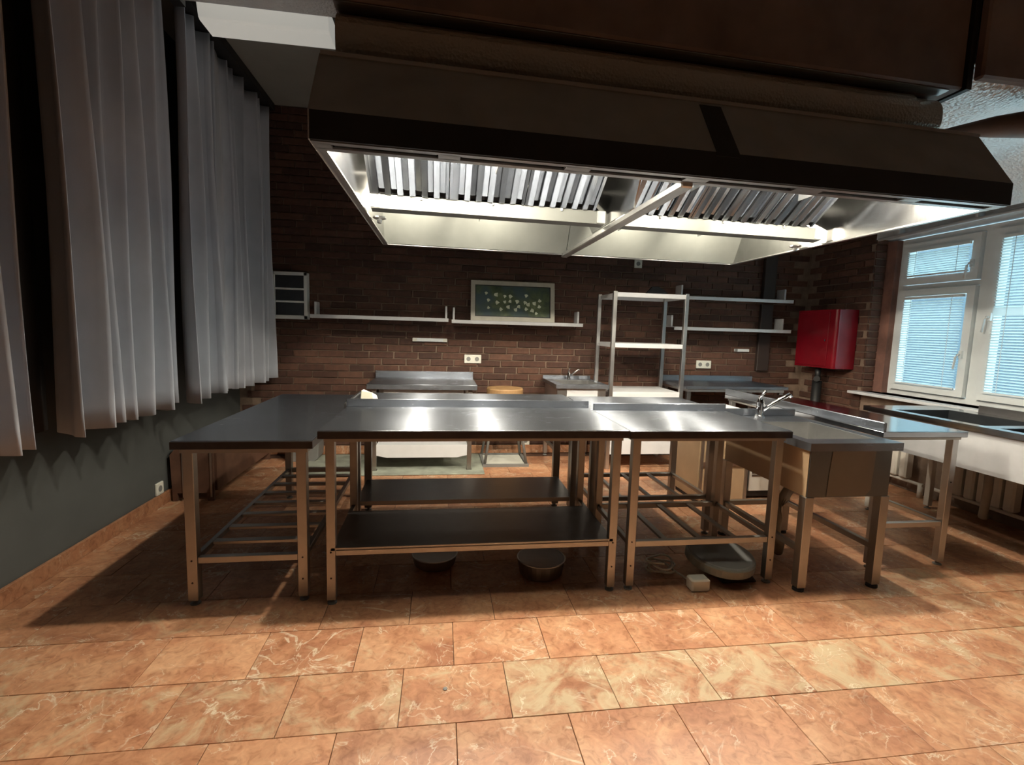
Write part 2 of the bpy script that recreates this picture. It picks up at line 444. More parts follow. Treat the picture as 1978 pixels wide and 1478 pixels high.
# ---- blinds
def blind(label, y0, y1, z0, z1, pitch, tilt, gapz=None):
    xc = WX-.070
    t = thing('window_blind', label, 'blind', (xc, (y0+y1)/2, z0), 'slatted window blinds')
    B(xc-.012, xc+.012, y0, y1, z1-.022, z1).build('headrail', 'pvc', t)
    B(xc-.010, xc+.010, y0, y1, z0, z0+.012).build('bottom_rail', 'pvc', t)
    wv = .011; c, s = math.cos(tilt)*wv, math.sin(tilt)*wv; yl = (y1-y0)/2-.004
    sm = MB().sheet([(-c, s), (0, .0015), (c, -s)], 'y', -yl, yl, .0006)
    sm.v = [(v[0], v[1], v[2]) for v in sm.v]
    o = sm.build('slat', 'slat', None); me = o.data; bpy.data.objects.remove(o)
    z = z0+.022
    while z < z1-.03:
        if not (gapz and gapz[0] < z < gapz[1]):
            inst(me, 'slat', (0, 0, z-z0), t)
        z += pitch
    if gapz: B(xc-.006, xc+.006, y0+.003, y1-.003, gapz[0]+.006, gapz[1]+.004).build('stacked_slats', 'slat', t)
    for f in (.16, .84):
        y = y0+(y1-y0)*f
        B(xc-.0135, xc-.0125, y-.002, y+.002, z0, z1-.01).build('cord', 'pvc', t)
    return t
blind('white slatted blind over the large lower pane of the nearest-to-corner window', 3.475, JY-.215, .91, 1.69, .0215, .5)
blind('small white slatted blind over the tilting upper pane near the brick pier', 3.475, JY-.215, 1.87, 2.11, .019, .55)
blind('tall white slatted blind cut off by the right picture edge', 2.61, 3.25, .91, 2.11, .0215, .55, (1.50, 1.565))
blind('slatted blind on the window outside the picture beside the counter', 1.71, 2.39, .91, 2.11, .0195, .5)

# curtain rail pipe over the windows
t = thing('curtain_pole', 'thin pale metal rail running above the blinds', 'rail', (RX-.05, 3.2, 2.24))
MB().tube([(RX-.05, .5, 2.27), (RX-.05, 4.15, 2.22)], .014, 10).build('pole', 'shelfwhite', t)
for y in (2.4, 3.3, 3.95): B(RX-.06, RX+.01, y-.01, y+.01, 2.225, 2.30).build('bracket', 'shelfwhite', t)

# ================================================================== EXTRACTION HOOD
HX0, HX1, HY0, HY1, HZ = -.45, 2.53, 1.82, 4.0, 1.92
SH = .0445
def hx(v): return (v[0], v[1]+(v[0]-HX0)*SH, v[2])
hood = thing('extraction_hood', 'long black canopy hood with steel filters hanging over the tables', 'hood', (1.04, 2.98, HZ))
def hp(mb, name, mat, parent=hood, bevel=0): return mb.build(name, mat, parent, bevel, None, hx)
# outer shell
hp(MB().sheet([(HY0, HZ), (HY0, HZ+.095)], 'x', HX0, HX1, -.012), 'front_fascia', 'black')
hp(MB().sheet([(HY0+.001, HZ+.095), (HY0+.18, 2.28)], 'x', HX0, HX1, -.012), 'front_slope', 'char')
hp(MB().sheet([(HY1, HZ), (HY1, HZ+.095)], 'x', HX0, HX1, .012), 'rear_fascia', 'black')
hp(MB().sheet([(HY1-.001, HZ+.095), (HY1-.18, 2.28)], 'x', HX0, HX1, .012), 'rear_slope', 'char')
hp(B(HX0, HX1, HY0+.17, HY1-.17, 2.276, 2.29), 'roof', 'char')
prof = [(HY0+.004, HZ), (HY1-.004, HZ), (HY1-.004, HZ+.095), (HY1-.184, 2.285), (HY0+.184, 2.285), (HY0+.004, HZ+.095)]
hp(MB().prism(prof, 'x', HX0-.006, HX0+.004), 'end_panel', 'char'); hp(MB().prism(prof, 'x', HX1-.004, HX1+.006), 'end_panel', 'char')
# dark strap on the slope
hp(MB().sheet([(HY0-.004, HZ+.08), (HY0-.002, HZ+.097), (HY0+.165, 2.262)], 'x', 1.06, 1.16, -.004), 'strap', 'black')
# bottom rim with slots
bars = MB(); RW = .105
slots = [(-.39, -.02), (.06, .46), (.56, .955), (1.06, 1.46), (1.59, 2.0), (2.09, 2.48)]
bars.box(HX0, HX1, HY0+.012, HY0+.034, HZ-.003, HZ+.006); bars.box(HX0, HX1, HY0+.075, HY0+RW, HZ-.003, HZ+.006)
xs = [HX0]+[v for s in slots for v in s]+[HX1]
for a, b_ in zip(xs[0::2], xs[1::2]): bars.box(a, b_, HY0+.03, HY0+.08, HZ-.003, HZ+.006)
hp(bars, 'front_rim', 'steel')
for a, b_ in slots:
    r = hp(MB().sheet([(HY0+.034, HZ+.004), (HY0+.036, HZ+.03), (HY0+.073, HZ+.03), (HY0+.075, HZ+.004)], 'x', a, b_, .001), 'air_slot', 'polish')
    hp(B(a+.005, b_-.005, HY0+.048, HY0+.060, HZ+.004, HZ+.02), 'slot_blade', 'steel', r)
hp(B(HX0, HX1, HY1-.045, HY1-.012, HZ-.003, HZ+.006), 'rear_rim', 'steel')
for a in (HX0+.004, HX1-.034): hp(B(a, a+.03, HY0+RW, HY1-.045, HZ-.003, HZ+.006), 'side_rim', 'steel')
# inner skin
hp(MB().sheet([(HY0+RW-.002, HZ+.006), (HY0+RW, HZ+.09), (HY0+.24, 2.27)], 'x', HX0+.006, HX1-.006, .003), 'inner_front_panel', 'char')
for a, b_ in ((HX0+.006, 1.0), (1.0, HX1-.006)):
    hp(MB().sheet([(HY1-.05, HZ+.006), (HY1-.22, 2.27)], 'x', a+.002, b_-.002, .003), 'inner_rear_panel', 'hoodwhite')
iprof = [(HY0+RW, HZ+.005), (HY1-.05, HZ+.005), (HY1-.05, HZ+.09), (HY1-.2, 2.27), (HY0+.2, 2.27), (HY0+RW, HZ+.09)]
hp(MB().prism(iprof, 'x', HX0+.006, HX0+.012), 'inner_end_panel', 'polish')
hp(MB().prism(iprof, 'x', HX1-.012, HX1-.006), 'inner_end_panel', 'polish')
dprof = [(2.48, HZ+.03), (3.2, HZ+.03), (3.6, 2.27), (2.3, 2.27)]
hp(MB().prism(dprof, 'x', .985, .993), 'divider_plate', 'polish')
hp(MB().box(.965, 1.02, HY0+.09, HY1-.02, HZ-.022, HZ+.012), 'centre_beam', 'steel', hood, .006)
# grease gutters
for a, b_ in ((HX0+.055, .965), (1.035, HX1-.055)):
    g = hp(MB().sheet([(2.885, 2.02), (2.885, 1.945), (2.95, 1.937), (2.95, 2.02)], 'x', a, b_, .003), 'grease_gutter', 'gutter')
    hp(B(a-.002, a+.05, 2.88, 2.955, 1.95, 2.02), 'gutter_end', 'steel', g); hp(B(b_-.05, b_+.002, 2.88, 2.955, 1.95, 2.02), 'gutter_end', 'steel', g)
    for k in range(3):
        x = a+(b_-a)*(.2+.3*k); hp(MB().lathe((x, 2.88, 2.01), [(.007, -.006), (.007, .006)], 8), 'rivet', 'chrome', g)
    hp(MB().lathe((a+.02 if a < 0 else b_-.02, 3.1, 1.925), [(.012, -.02), (.016, .0), (.04, .008), (.04, .016)], 12), 'drain_cup', 'steel', g)
    hp(MB().sheet([(2.955, 2.02), (3.4, 2.27)], 'x', a, b_, .003), 'rear_filter_back', 'baffle', g)
# baffle filters: six, each of separate baffles
fy0, fz0, fy1, fz1 = 2.875, 2.018, 2.50, 2.272
def filt(xa, xb):
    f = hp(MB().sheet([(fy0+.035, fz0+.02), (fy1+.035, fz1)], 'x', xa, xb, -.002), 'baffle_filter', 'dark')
    hp(MB().sheet([(fy0, fz0), (fy1, fz1)], 'x', xa, xa+.016, -.03), 'filter_side', 'baffle', f)
    hp(MB().sheet([(fy0, fz0), (fy1, fz1)], 'x', xb-.016, xb, -.03), 'filter_side', 'baffle', f)
    n = 6; p = (xb-xa-.032)/n
    d = Vector((0, fy1-fy0, fz1-fz0)); nrm = Vector((0, fz1-fz0, fy0-fy1)).normalized()
    for k in range(n):
        xc = xa+.016+p*(k+.5); mb = MB()
        tilt = random.uniform(-.16, .16)
        for s, dep, w in ((0, 0, p*.29), (.5, .016, p*.27)):
            cx = xc-p*.25+p*s
            q = [(-w, .010), (-w*.8, 0), (w*.8, 0), (w, .010), (w*.9, .012), (w*.75, .003), (-w*.75, .003), (-w*.9, .012)]
            A = Vector((cx, fy0, fz0)); r = []
            st = .0 if s == 0 else .06
            for tt in (st, 1):
                for u, h in q: r.append(A+d*tt+nrm*(h+dep+u*tilt*(1 if s == 0 else -1))+Vector((u, 0, 0)))
            m8 = len(q); mb._add(r, [(i, (i+1) % m8, (i+1) % m8+m8, i+m8) for i in range(m8)]+[tuple(range(m8))[::-1], tuple(range(m8, 2*m8))])
        hp(mb, 'baffle', 'baffle', f)
for a, b_ in ((-.40, .03), (.035, .465), (.47, .90), (1.09, 1.52), (1.525, 1.955), (1.96, 2.39)): filt(a, b_)
# lamps in the hood
def hood_lamp(x, y, z, pw=1.0):
    g = hp(MB().lathe((x, y, z+.025), [(.035, 0), (.035, .05)], 14), 'lamp_socket', 'steel')
    bl = hp(MB().lathe((x, y, z-.018), [(.006, 0), (.022, .008), (.026, .022), (.02, .04)], 14), 'lamp_bulb', 'bulb', g)
    l = bpy.data.lights.new('hood_lamp_light', 'POINT'); l.energy = LAMP_W*pw; l.color = LAMP_COL; l.shadow_soft_size = .022
    lo = bpy.data.objects.new('hood_lamp_light', l); COL.objects.link(lo); p = hx((x, y, z-.05)); lo.location = p
for x, pw in ((-.18, 1.05), (.38, .9), (1.45, 1.0), (2.12, .9)):
    hood_lamp(x, 2.40, 2.19, pw); hood_lamp(x, 3.52, 2.19, pw*.26)
    if x > 0:
        for y in (2.40, 3.52): hp(B(x-.122, x-.118, y-.13, y+.13, 2.072, 2.276), 'added_light_blocker', 'steel')  # unseen plates added to stop lamp light reaching the curtains

# ================================================================== DUCTS
t = thing('ventilation_duct', 'dark foil-wrapped rounded duct lying along the hood roof', 'duct', (1.0, 2.6, 2.29))
def duct_prof(y0, y1, z0, z1, r, n=5):
    p = []
    for k in range(n+1):
        a = math.pi+math.pi/2*k/n; p.append((y0+r+r*math.cos(a), z0+r+r*math.sin(a)))
    p += [(y1, z0), (y1, z1)]
    for k in range(n+1):
        a = math.pi/2+math.pi/2*k/n; p.append((y0+r+r*math.cos(a), z1-r+r*math.sin(a)))
    return p
o = MB().prism(duct_prof(2.10, 3.5, 2.302, 2.52, .09), 'x', -.42, 2.28).build('duct_body', 'darkfoil', t, 0, None, hx)
MB().prism(duct_prof(2.112, 3.48, 2.31, 2.512, .085), 'x', 2.28, 2.44).build('duct_collar', 'darkfoil', t, 0, None, hx)
MB().sheet([(2.085, 2.521), (2.10, 2.519), (2.14, 2.519)], 'x', -.42, 2.43, -.004).build('seam_flange', 'shelf', t, 0, None, hx)
t2 = thing('bulkhead_duct', 'big dark brown boxed duct hanging from the ceiling above the hood', 'duct', (1.0, 2.8, 2.525))
B(-.43, 2.50, 2.075, 3.5, 2.525, CZ-.002).build('duct_box', 'brownduct', t2, .01, None, hx)
B(2.50, 2.53, 2.06, 3.5, 2.52, CZ-.002).build('joint_flange', 'black', t2, 0, None, hx)
o = B(2.535, 4.0, 2.15, 2.20, 2.56, CZ-.002).build('duct_cover', 'brownduct', None, .01, (3.2, 2.17, 2.56)); tag(o, 'dark brown cover board right of the boxed duct seam under ceiling', 'board')
# silver duct along the window wall and dark elbow in front of it
t3 = thing('foil_duct', 'bright silver foil insulated flat duct above the window beside the hood', 'duct', (3.35, 3.4, 2.55))
def wavy(u, v):
    x = 2.64+1.38*u; y = 2.22+2.6*v
    return (x, y, 2.57-.05*u-.24*max(0, (u-.7)/.3)**1.5+.012*math.sin(9*v+2*u)+.010*math.sin(17*u+5*v)+.10*max(0, 1-v/.05)**2)
o = MB().grid(wavy, 40, 60).build('insulation', 'foil', t3); o.location.y = .03; o.location.x = -.08
B(2.63, 4.03, 2.22, 4.83, 2.70, CZ-.004).build('duct_body', 'foil', t3)

t4 = thing('branch_duct', 'dark tapering branch duct pointing at the hood end under the ceiling', 'duct', (3.0, 2.4, 2.3))
MB().tube([(2.66, 2.42, 2.42), (2.85, 2.34, 2.43), (3.35, 2.12, 2.44)], .1, 20, True, [.015, .05, .105]).build('duct_cone', 'brownduct', t4)
MB().tube([(3.35, 2.12, 2.44), (3.37, 2.11, 2.44)], .11, 20).build('duct_flange', 'black', t4)
# foil branch and lamp on the left ceiling
t5 = thing('foil_branch_duct', 'grey foil branch duct left of the boxed duct under the ceiling', 'duct', (-1.0, 3.0, 3.05))
B(-1.5, -.44, 2.70, 3.22, 3.08, 3.28).build('duct_body', 'foil', t5, .01)
B(-1.52, -1.46, 2.68, 3.24, 3.06, 3.285).build('duct_collar', 'black', t5)
t6 = thing('ceiling_lamp', 'long white ceiling light casing above the curtain end', 'lamp', (-1.1, 3.4, 3.1))
MB().prism([(3.30, 3.20), (3.34, 3.07), (3.36, 3.06), (3.52, 3.06), (3.54, 3.07), (3.58, 3.20)], 'x', -1.44, -.70).build('casing', mk_emit('casing_added_glow', (.80, .79, .72), .22), t6, .004)  # unlit casing given an added glow to lift its brightness
B(-1.44, -.70, 3.30, 3.58, 3.20, CZ).build('mounting_box', 'shelf', t6)

# ================================================================== CURTAINS
def curtain(label, y0, y1, ph, amp, seed, top_in=0):
    rr = random.Random(seed); L = y1-y0; nf = max(2, round(L/.17))
    jit = [rr.uniform(-.38, .38) for _ in range(nf+3)]; am = [rr.uniform(.35, 1.25) for _ in range(nf+3)]
    hem = [rr.uniform(-.02, .012) for _ in range(nf+3)]
    def val(arr, s):
        i = max(0, min(len(arr)-2, int(s))); f = s-i; f = f*f*(3-2*f); return arr[i]*(1-f)+arr[i+1]*f
    def fn(u, v):
        z = .775+(3.215-.775)*v
        s = u*nf
        lean = .10*(1-v)*math.sin(seed+s*.7)
        a = s+ph+val(jit, s)*1.0+lean*1.5
        w = math.sin(2*math.pi*a); w2 = w*.75+.25*math.sin(4*math.pi*a+1.3*seed)
        A = amp*val(am, s)*(1-.28*v)
        x = -1.62+A*(w2-.35*abs(w2)**2*(1 if w2 < 0 else -.3))+.012*math.sin(5*v+s*2+seed)
        y = y0+L*u+.018*math.cos(2*math.pi*a)
        if v == 0: z += val(hem, s)
        return (x, y, z)
    mb = MB().grid(fn, nf*22, 22)
    o = mb.build('curtain', 'fabric', None, 0, (-1.60, (y0+y1)/2, .775))
    m = o.modifiers.new('thickness', 'SOLIDIFY'); m.thickness = .004
    return tag(o, label, 'curtain', 'grey curtains along the left wall')
curtain('grey pleated curtain panel cut by the left picture edge', .5, 2.125, .1, .088, 3)
curtain('wide grey pleated curtain panel between the deep dark fold and the second gap', 2.40, 3.34, .3, .092, 5)
curtain('grey pleated curtain panel ending at the brick back wall', 3.42, 4.92, .2, .075, 9)
o = MB().grid(lambda u, v: (-1.79+.02*math.sin(u*9), 2.0+.5*u, .78+2.43*v), 12, 8).build('curtain', M['black'], None, 0, (-1.79, 2.2, .78))  # black sheet, the shade of the deep gap put into its colour
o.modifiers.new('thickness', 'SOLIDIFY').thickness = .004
tag(o, 'recessed black sheet painting in the shade of the deep gap between two grey panels', 'curtain', 'grey curtains along the left wall')
o = B(-1.66, -1.54, .3, 5.02, 3.225, 3.289).build('curtain_rail', 'black', None, .004, (-1.60, 2.6, 3.225)); tag(o, 'black curtain rail fixed to the ceiling along the left side', 'rail')

# ================================================================== TABLES
def sq(mb, x, y, z0, z1, w=.02): return mb.box(x-w, x+w, y-w, y+w, z0, z1)
def legs(t, pts, ztop, w=.02, mat='leg', bolts=(), pad=True):
    for x, y in pts:
        l = sq(MB(), x, y, .022, ztop, w).build('leg', mat, t, .002)
        if pad: MB().lathe((x, y, 0), [(.022, 0), (.022, .006), (.009, .009), (.009, .03)], 12).build('foot', 'grey', l)
        for bz in bolts: MB().tube([(x, y-w-.002, bz), (x, y-w+.002, bz)], .0045, 6).build('bolt', 'rubber', l)
def slab(t, x0, x1, y0, y1, z, lip=.038, name='worktop', mat='top', edge=True):
    B(x0+.04, x1-.04, y0+.04, y1-.04, z-lip-.006, z-lip).build('underside_light_absorber', 'underside_light_absorber', t)  # unseen dark panel added below each top to cut bounced light
    if edge:
        e = MB().box(x0-.002, x1+.002, y0-.003, y0, z-lip, z-.005).box(x0-.003, x0, y0, y1, z-lip, z-.005).box(x1, x1+.003, y0, y1, z-lip, z-.005)  # dark colour paints the dark room's reflection onto the table edges
        e.build('edge_strip', 'edge', t)
    return MB().box(x0, x1, y0, y1, z-lip, z).build(name, mat, t, .003)
def apron(t, x0, x1, y0, y1, z0, z1, w=.012):
    B(x0, x1, y0, y0+w, z0, z1).build('apron', 'leg', t); B(x0, x1, y1-w, y1, z0, z1).build('apron', 'leg', t)
    B(x0, x0+w, y0+w, y1-w, z0, z1).build('apron', 'leg', t); B(x1-w, x1, y0+w, y1-w, z0, z1).build('apron', 'leg', t)
def upstand(t, x0, x1, y0, y1, z0, z1): return B(x0, x1, y0, y1, z0, z1).build('upstand', 'top', t, .003)
BT = (.13, .255)
# --- left table, lengthwise
t = thing('work_table', 'low steel table with slatted undershelf standing nearest the curtains', 'table', (-.86, 3.07, 0))
z = .775; x0, x1, y0, y1 = -1.16, -.572, 2.28, 3.80
slab(t, x0, x1, y0, y1, z); apron(t, x0+.025, x1-.025, y0+.02, y1-.02, z-.06, z-.039)
legs(t, ((x0+.055, y0+.045), (x1-.055, y0+.045), (x0+.055, y1-.045), (x1-.055, y1-.045)), z-.039, .022, bolts=(.11, .215))
for yy in (y0+.045, y1-.045): B(x0+.078, x1-.078, yy-.015, yy+.015, .198, .228).build('cross_rail', 'leg', t, .002)
for xx in (x0+.055, x1-.055): B(xx-.012, xx+.012, y0+.068, y1-.068, .198, .226).build('side_rail', 'shelf', t, .002)
for k in range(7):
    yy = y0+.045+(y1-y0-.09)*(k+1)/8; B(x0+.068, x1-.068, yy-.02, yy+.02, .21, .226).build('slat', 'leg', t, .002)
# --- front centre table
z = .83; x0, x1, y0, y1 = -.535, .905, 2.235, 2.92
t = thing('work_table', 'long steel table with solid undershelf in the middle of the front row', 'table', ((x0+x1)/2, (y0+y1)/2, 0))
slab(t, x0, x1, y0, y1, z); apron(t, x0+.02, x1-.02, y0+.015, y1-.02, z-.055, z-.039)
upstand(t, x0, x1, y1-.018, y1, z-.002, z+.045)
legs(t, ((x0+.045, y0+.04), (x1-.045, y0+.04), (x0+.045, y1-.05), (x1-.045, y1-.05)), z-.039, bolts=BT)
s = B(x0+.045, x1-.045, y0+.02, y1-.20, .262, .275).build('undershelf', 'shelf', t)
B(x0+.066, x1-.066, y0+.02, y0+.042, .238, .268).build('shelf_rail', 'leg', s, .002); B(x0+.066, x1-.066, y1-.22, y1-.20, .238, .262).build('shelf_rail', 'leg', s, .002)
for xx in (x0+.045, x1-.045): B(xx-.012, xx+.012, y1-.20, y1-.07, .238, .262).build('shelf_arm', 'leg', s, .002)
# --- rear centre table
x0, x1, y0, y1 = -.54, .895, 2.945, 3.52
t = thing('work_table', 'steel table with solid undershelf directly behind the long front table', 'table', ((x0+x1)/2, (y0+y1)/2, 0))
slab(t, x0, x1, y0, y1, z); apron(t, x0+.02, x1-.02, y0+.015, y1-.02, z-.055, z-.039)
legs(t, ((x0+.045, y0+.035), (x1-.045, y0+.035), (x0+.045, y1-.05), (x1-.045, y1-.05)), z-.039, .024, 'shelf')
s = B(x0+.045, x1-.045, y0+.02, y1-.12, .228, .241).build('undershelf', 'shelf', t)
B(x0+.07, x1-.07, y0+.02, y0+.04, .215, .228).build('shelf_rail', 'shelf', s)
B(x0-.016, x0-.004, y0, y1, z-.03, z+.012).build('side_upstand', 'shelf', t)
# --- front right table
x0, x1, y0, y1 = .915, 1.775, 2.235, 2.85
t = thing('work_table', 'short steel table with open frame base between long table and sink', 'table', ((x0+x1)/2, (y0+y1)/2, 0))
slab(t, x0, x1, y0, y1, z-.003); apron(t, x0+.02, x1-.02, y0+.015, y1-.02, z-.058, z-.042)
upstand(t, x0, x1-.0, y1-.018, y1, z-.004, z+.042)
legs(t, ((x0+.045, y0+.04), (x1-.045, y0+.04), (x0+.045, y1-.05), (x1-.045, y1-.05)), z-.042, bolts=BT)
for yy in (y0+.04, y1-.05): B(x0+.066, x1-.066, yy-.014, yy+.014, .225, .255).build('cross_rail', 'leg', t, .002)
for xx in (x0+.045, x1-.045): B(xx-.012, xx+.012, y0+.062, y1-.072, .225, .25).build('side_rail', 'leg', t, .002)
for k in range(3):
    xx = x0+.045+(x1-x0-.09)*(k+1)/4; B(xx-.016, xx+.016, y0+.055, y1-.065, .237, .251).build('slat', 'leg', t, .002)
# --- rear right table
x0, x1, y0, y1 = .91, 1.775, 2.87, 3.45
t = thing('work_table', 'steel table with slatted base behind the short front table', 'table', ((x0+x1)/2, (y0+y1)/2, 0))
slab(t, x0, x1, y0, y1, z-.003); apron(t, x0+.02, x1-.02, y0+.015, y1-.02, z-.058, z-.042)
legs(t, ((x0+.04, y0+.035), (x1-.04, y0+.035), (x0+.04, y1-.045), (x1-.04, y1-.045)), z-.042, mat='shelf')
for yy in (y0+.035, y1-.045): B(x0+.062, x1-.062, yy-.014, yy+.014, .235, .262).build('cross_rail', 'shelf', t, .002)
for xx in (x0+.04, x1-.04): B(xx-.012, xx+.012, y0+.058, y1-.068, .235, .26).build('side_rail', 'leg', t, .002)
for k in range(3):
    xx = x0+.04+(x1-x0-.08)*(k+1)/4; B(xx-.014, xx+.014, y0+.05, y1-.06, .245, .26).build('slat', 'shelf', t, .002)

# --- sinks
def basin(t, x0, x1, y0, y1, z, depth, mat='steel', rim=.03):
    mb = MB(); w = .004
    mb.box(x0, x0+w, y0, y1, z-depth, z); mb.box(x1-w, x1, y0, y1, z-depth, z); mb.box(x0+w, x1-w, y0, y0+w, z-depth, z); mb.box(x0+w, x1-w, y1-w, y1, z-depth, z)
    mb.box(x0, x1, y0, y1, z-depth-w, z-depth)
    b = mb.build('basin', mat, t)
    MB().lathe(((x0+x1)/2, (y0+y1)/2, z-depth), [(.03, 0), (.03, .003), (.02, .004)], 16).build('drain', 'chrome', b); return b
def top_with_hole(t, X0, X1, Y0, Y1, x0, x1, y0, y1, z, lip, mat='top'):
    mb = MB(); mb.box(X0, X1, Y0, y0, z-lip, z); mb.box(X0, X1, y1, Y1, z-lip, z); mb.box(X0, x0, y0, y1, z-lip, z); mb.box(x1, X1, y0, y1, z-lip, z)
    return mb.build('sink_top', mat, t)
def tap(t, x, y, z, s=1.0, dirx=1, diry=0):
    b = MB().lathe((x, y, z), [(.026*s, 0), (.026*s, .01*s), (.020*s, .015*s), (.020*s, .085*s), (.016*s, .10*s)], 16).build('tap_body', 'chrome', t)
    L = .20*s
    MB().tube([(x, y, z+.03*s), (x+dirx*L*.6, y+diry*L*.6, z+.095*s), (x+dirx*L, y+diry*L, z+.135*s), (x+dirx*(L+.012*s), y+diry*(L+.012*s), z+.118*s)], .011*s, 10).build('spout', 'chrome', b)
    MB().tube([(x, y, z+.09*s), (x-dirx*.01*s, y-.0*s, z+.115*s), (x+.005*s, y-.035*s, z+.15*s)], .008*s, 8).build('lever', 'chrome', b)
# front sink unit
z = .785; x0, x1, y0, y1 = 1.80, 2.32, 2.13, 2.93
t = thing('sink_unit', 'steel sink unit with tap and tan covered skirt at the row end', 'sink', ((x0+x1)/2, (y0+y1)/2, 0))
top_with_hole(t, x0, x1, y0, y1, x0+.06, x1-.06, y0+.10, y1-.22, z, .04)
basin(t, x0+.06, x1-.06, y0+.10, y1-.22, z-.002, .24)
B(x0, x1, y1-.02, y1, z, z+.045).build('upstand', 'top', t, .003)
sk = B(x0+.03, x1-.03, y0+.03, y0+.036, .50, z-.04).build('skirt_front', 'skirt', t)
MB().prism([(x0+.135, .505), (x1-.165, .505), (x1-.135, .535), (x1-.125, z-.045), (x0+.15, z-.045), (x0+.14, .62)], 'y', y0+.0275, y0+.0295).build('film', 'film', sk)
B(x0+.03, x0+.036, y0+.04, y1-.04, .50, z-.04).build('skirt_side', 'tan', t); B(x1-.036, x1-.03, y0+.04, y1-.04, .50, z-.04).build('skirt_side', 'steel', t)
B(x0+.036, x1-.036, y1-.06, y1-.054, .50, z-.04).build('skirt_rear', 'steel', t)
for lx in (x0+.045, x1-.045):
    for ly in (y0+.05, y1-.05):
        l = sq(MB(), lx, ly, .02, .50, .024).build('leg', 'leg', t, .002); MB().lathe((lx, ly, 0), [(.028, 0), (.028, .012), (.015, .02)], 12).build('foot', 'rubber', l)
for lx in (x0+.045, x1-.045):
    B(lx-.015, lx+.015, y0+.075, y1-.075, .20, .23).build('side_rail', 'leg', t, .002)
B(x0+.07, x1-.07, y1-.065, y1-.035, .20, .23).build('cross_rail', 'leg', t, .002)
tap(t, 2.02, y1-.08, z, 1.15, .75, -.15)
MB().tube([(2.0, 2.5, .53), (1.99, 2.48, .45), (1.90, 2.42, .40), (1.86, 2.40, .30), (1.88, 2.43, .20), (1.97, 2.5, .12), (2.0, 2.55, .03)], .028, 12).build('drain_hose', 'hose', t)
# right table beside the sinks
z = .80; x0, x1, y0, y1 = 2.40, 2.945, 2.33, 3.86
t = thing('work_table', 'steel table with raised left edge reflecting the window', 'table', ((x0+x1)/2, (y0+y1)/2, 0))
slab(t, x0, x1, y0, y1, z, .034, mat='top2', edge=False); apron(t, x0+.02, x1-.02, y0+.02, y1-.02, z-.05, z-.035)
B(x0, x0+.02, y0+.0, y1, z-.002, z+.05).build('upstand', 'top', t, .003)
legs(t, ((x0+.045, y0+.045), (x1-.045, y0+.045), (x0+.045, y1-.045), (x1-.045, y1-.045)), z-.035, bolts=(.5,), mat='steel')
for yy in (y0+.045, y1-.045): B(x0+.066, x1-.066, yy-.014, yy+.014, .235, .265).build('cross_rail', 'steel', t, .002)
B(x1-.059, x1-.031, y0+.066, y1-.066, .237, .262).build('side_rail', 'steel', t, .002)
# sink counter under the window
z = .80; x0, x1, y0, y1 = 3.20, 3.86, .9, 3.30
t = thing('sink_counter', 'long white fronted steel sink counter with two basins under the window', 'sink', ((x0+x1)/2, (y0+y1)/2, 0))
mb = MB(); mb.box(x0, x1, 3.10, y1, z-.035, z); mb.box(x0, x0+.07, y0, 3.10, z-.035, z); mb.box(x1-.14, x1, y0, 3.10, z-.035, z); mb.box(x0+.07, x1-.14, 2.42, 2.50, z-.035, z); mb.box(x0+.07, x1-.14, y0, 1.9, z-.035, z)
mb.build('sink_top', 'top2', t)
basin(t, x0+.07, x1-.14, 2.50, 3.10, z-.002, .26, 'basinblack'); basin(t, x0+.07, x1-.14, 1.90, 2.42, z-.002, .26, 'basinblack')
B(x1-.012, x1, y0, 3.0, z, z+.05).build('upstand', 'shelf', t)
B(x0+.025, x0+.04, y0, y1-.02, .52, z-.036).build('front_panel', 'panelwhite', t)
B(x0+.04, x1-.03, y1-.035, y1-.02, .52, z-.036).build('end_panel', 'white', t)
legs(t, ((x0+.07, y1-.07), (x1-.07, y1-.07), (x0+.07, 1.2), (x1-.07, 1.2)), z-.036, .02, 'radiator')
MB().tube([(3.68, 2.75, .53), (3.70, 2.76, .30), (3.74, 2.80, .10), (3.9, 2.9, .06)], .025, 10).build('drain_pipe', 'hose', t)
# radiators beneath the sill
def radiator(label, y0, y1):
    t = thing('radiator', label, 'radiator', (3.96, (y0+y1)/2, 0), 'cream radiators under the window')
    n = int((y1-y0)/.08)
    for k in range(n):
        y = y0+(y1-y0)*(k+.5)/n
        MB().box(3.92, 4.00, y-.034, y+.034, .13, .60).build('section', 'radiator', t, .012)
    MB().tube([(3.96, y0-.12, .11), (3.96, y1+.12, .11)], .014, 8).build('pipe', 'radiator', t)
    for y in (y0-.10, y1+.10): MB().tube([(3.96, y, .0), (3.96, y, .12)], .02, 8).build('pipe_riser', 'radiator', t)
radiator('cream ribbed radiator on the right wall nearest the corner', 3.55, 4.1)
radiator('cream ribbed radiator behind the leg of the right table', 2.75, 3.28)

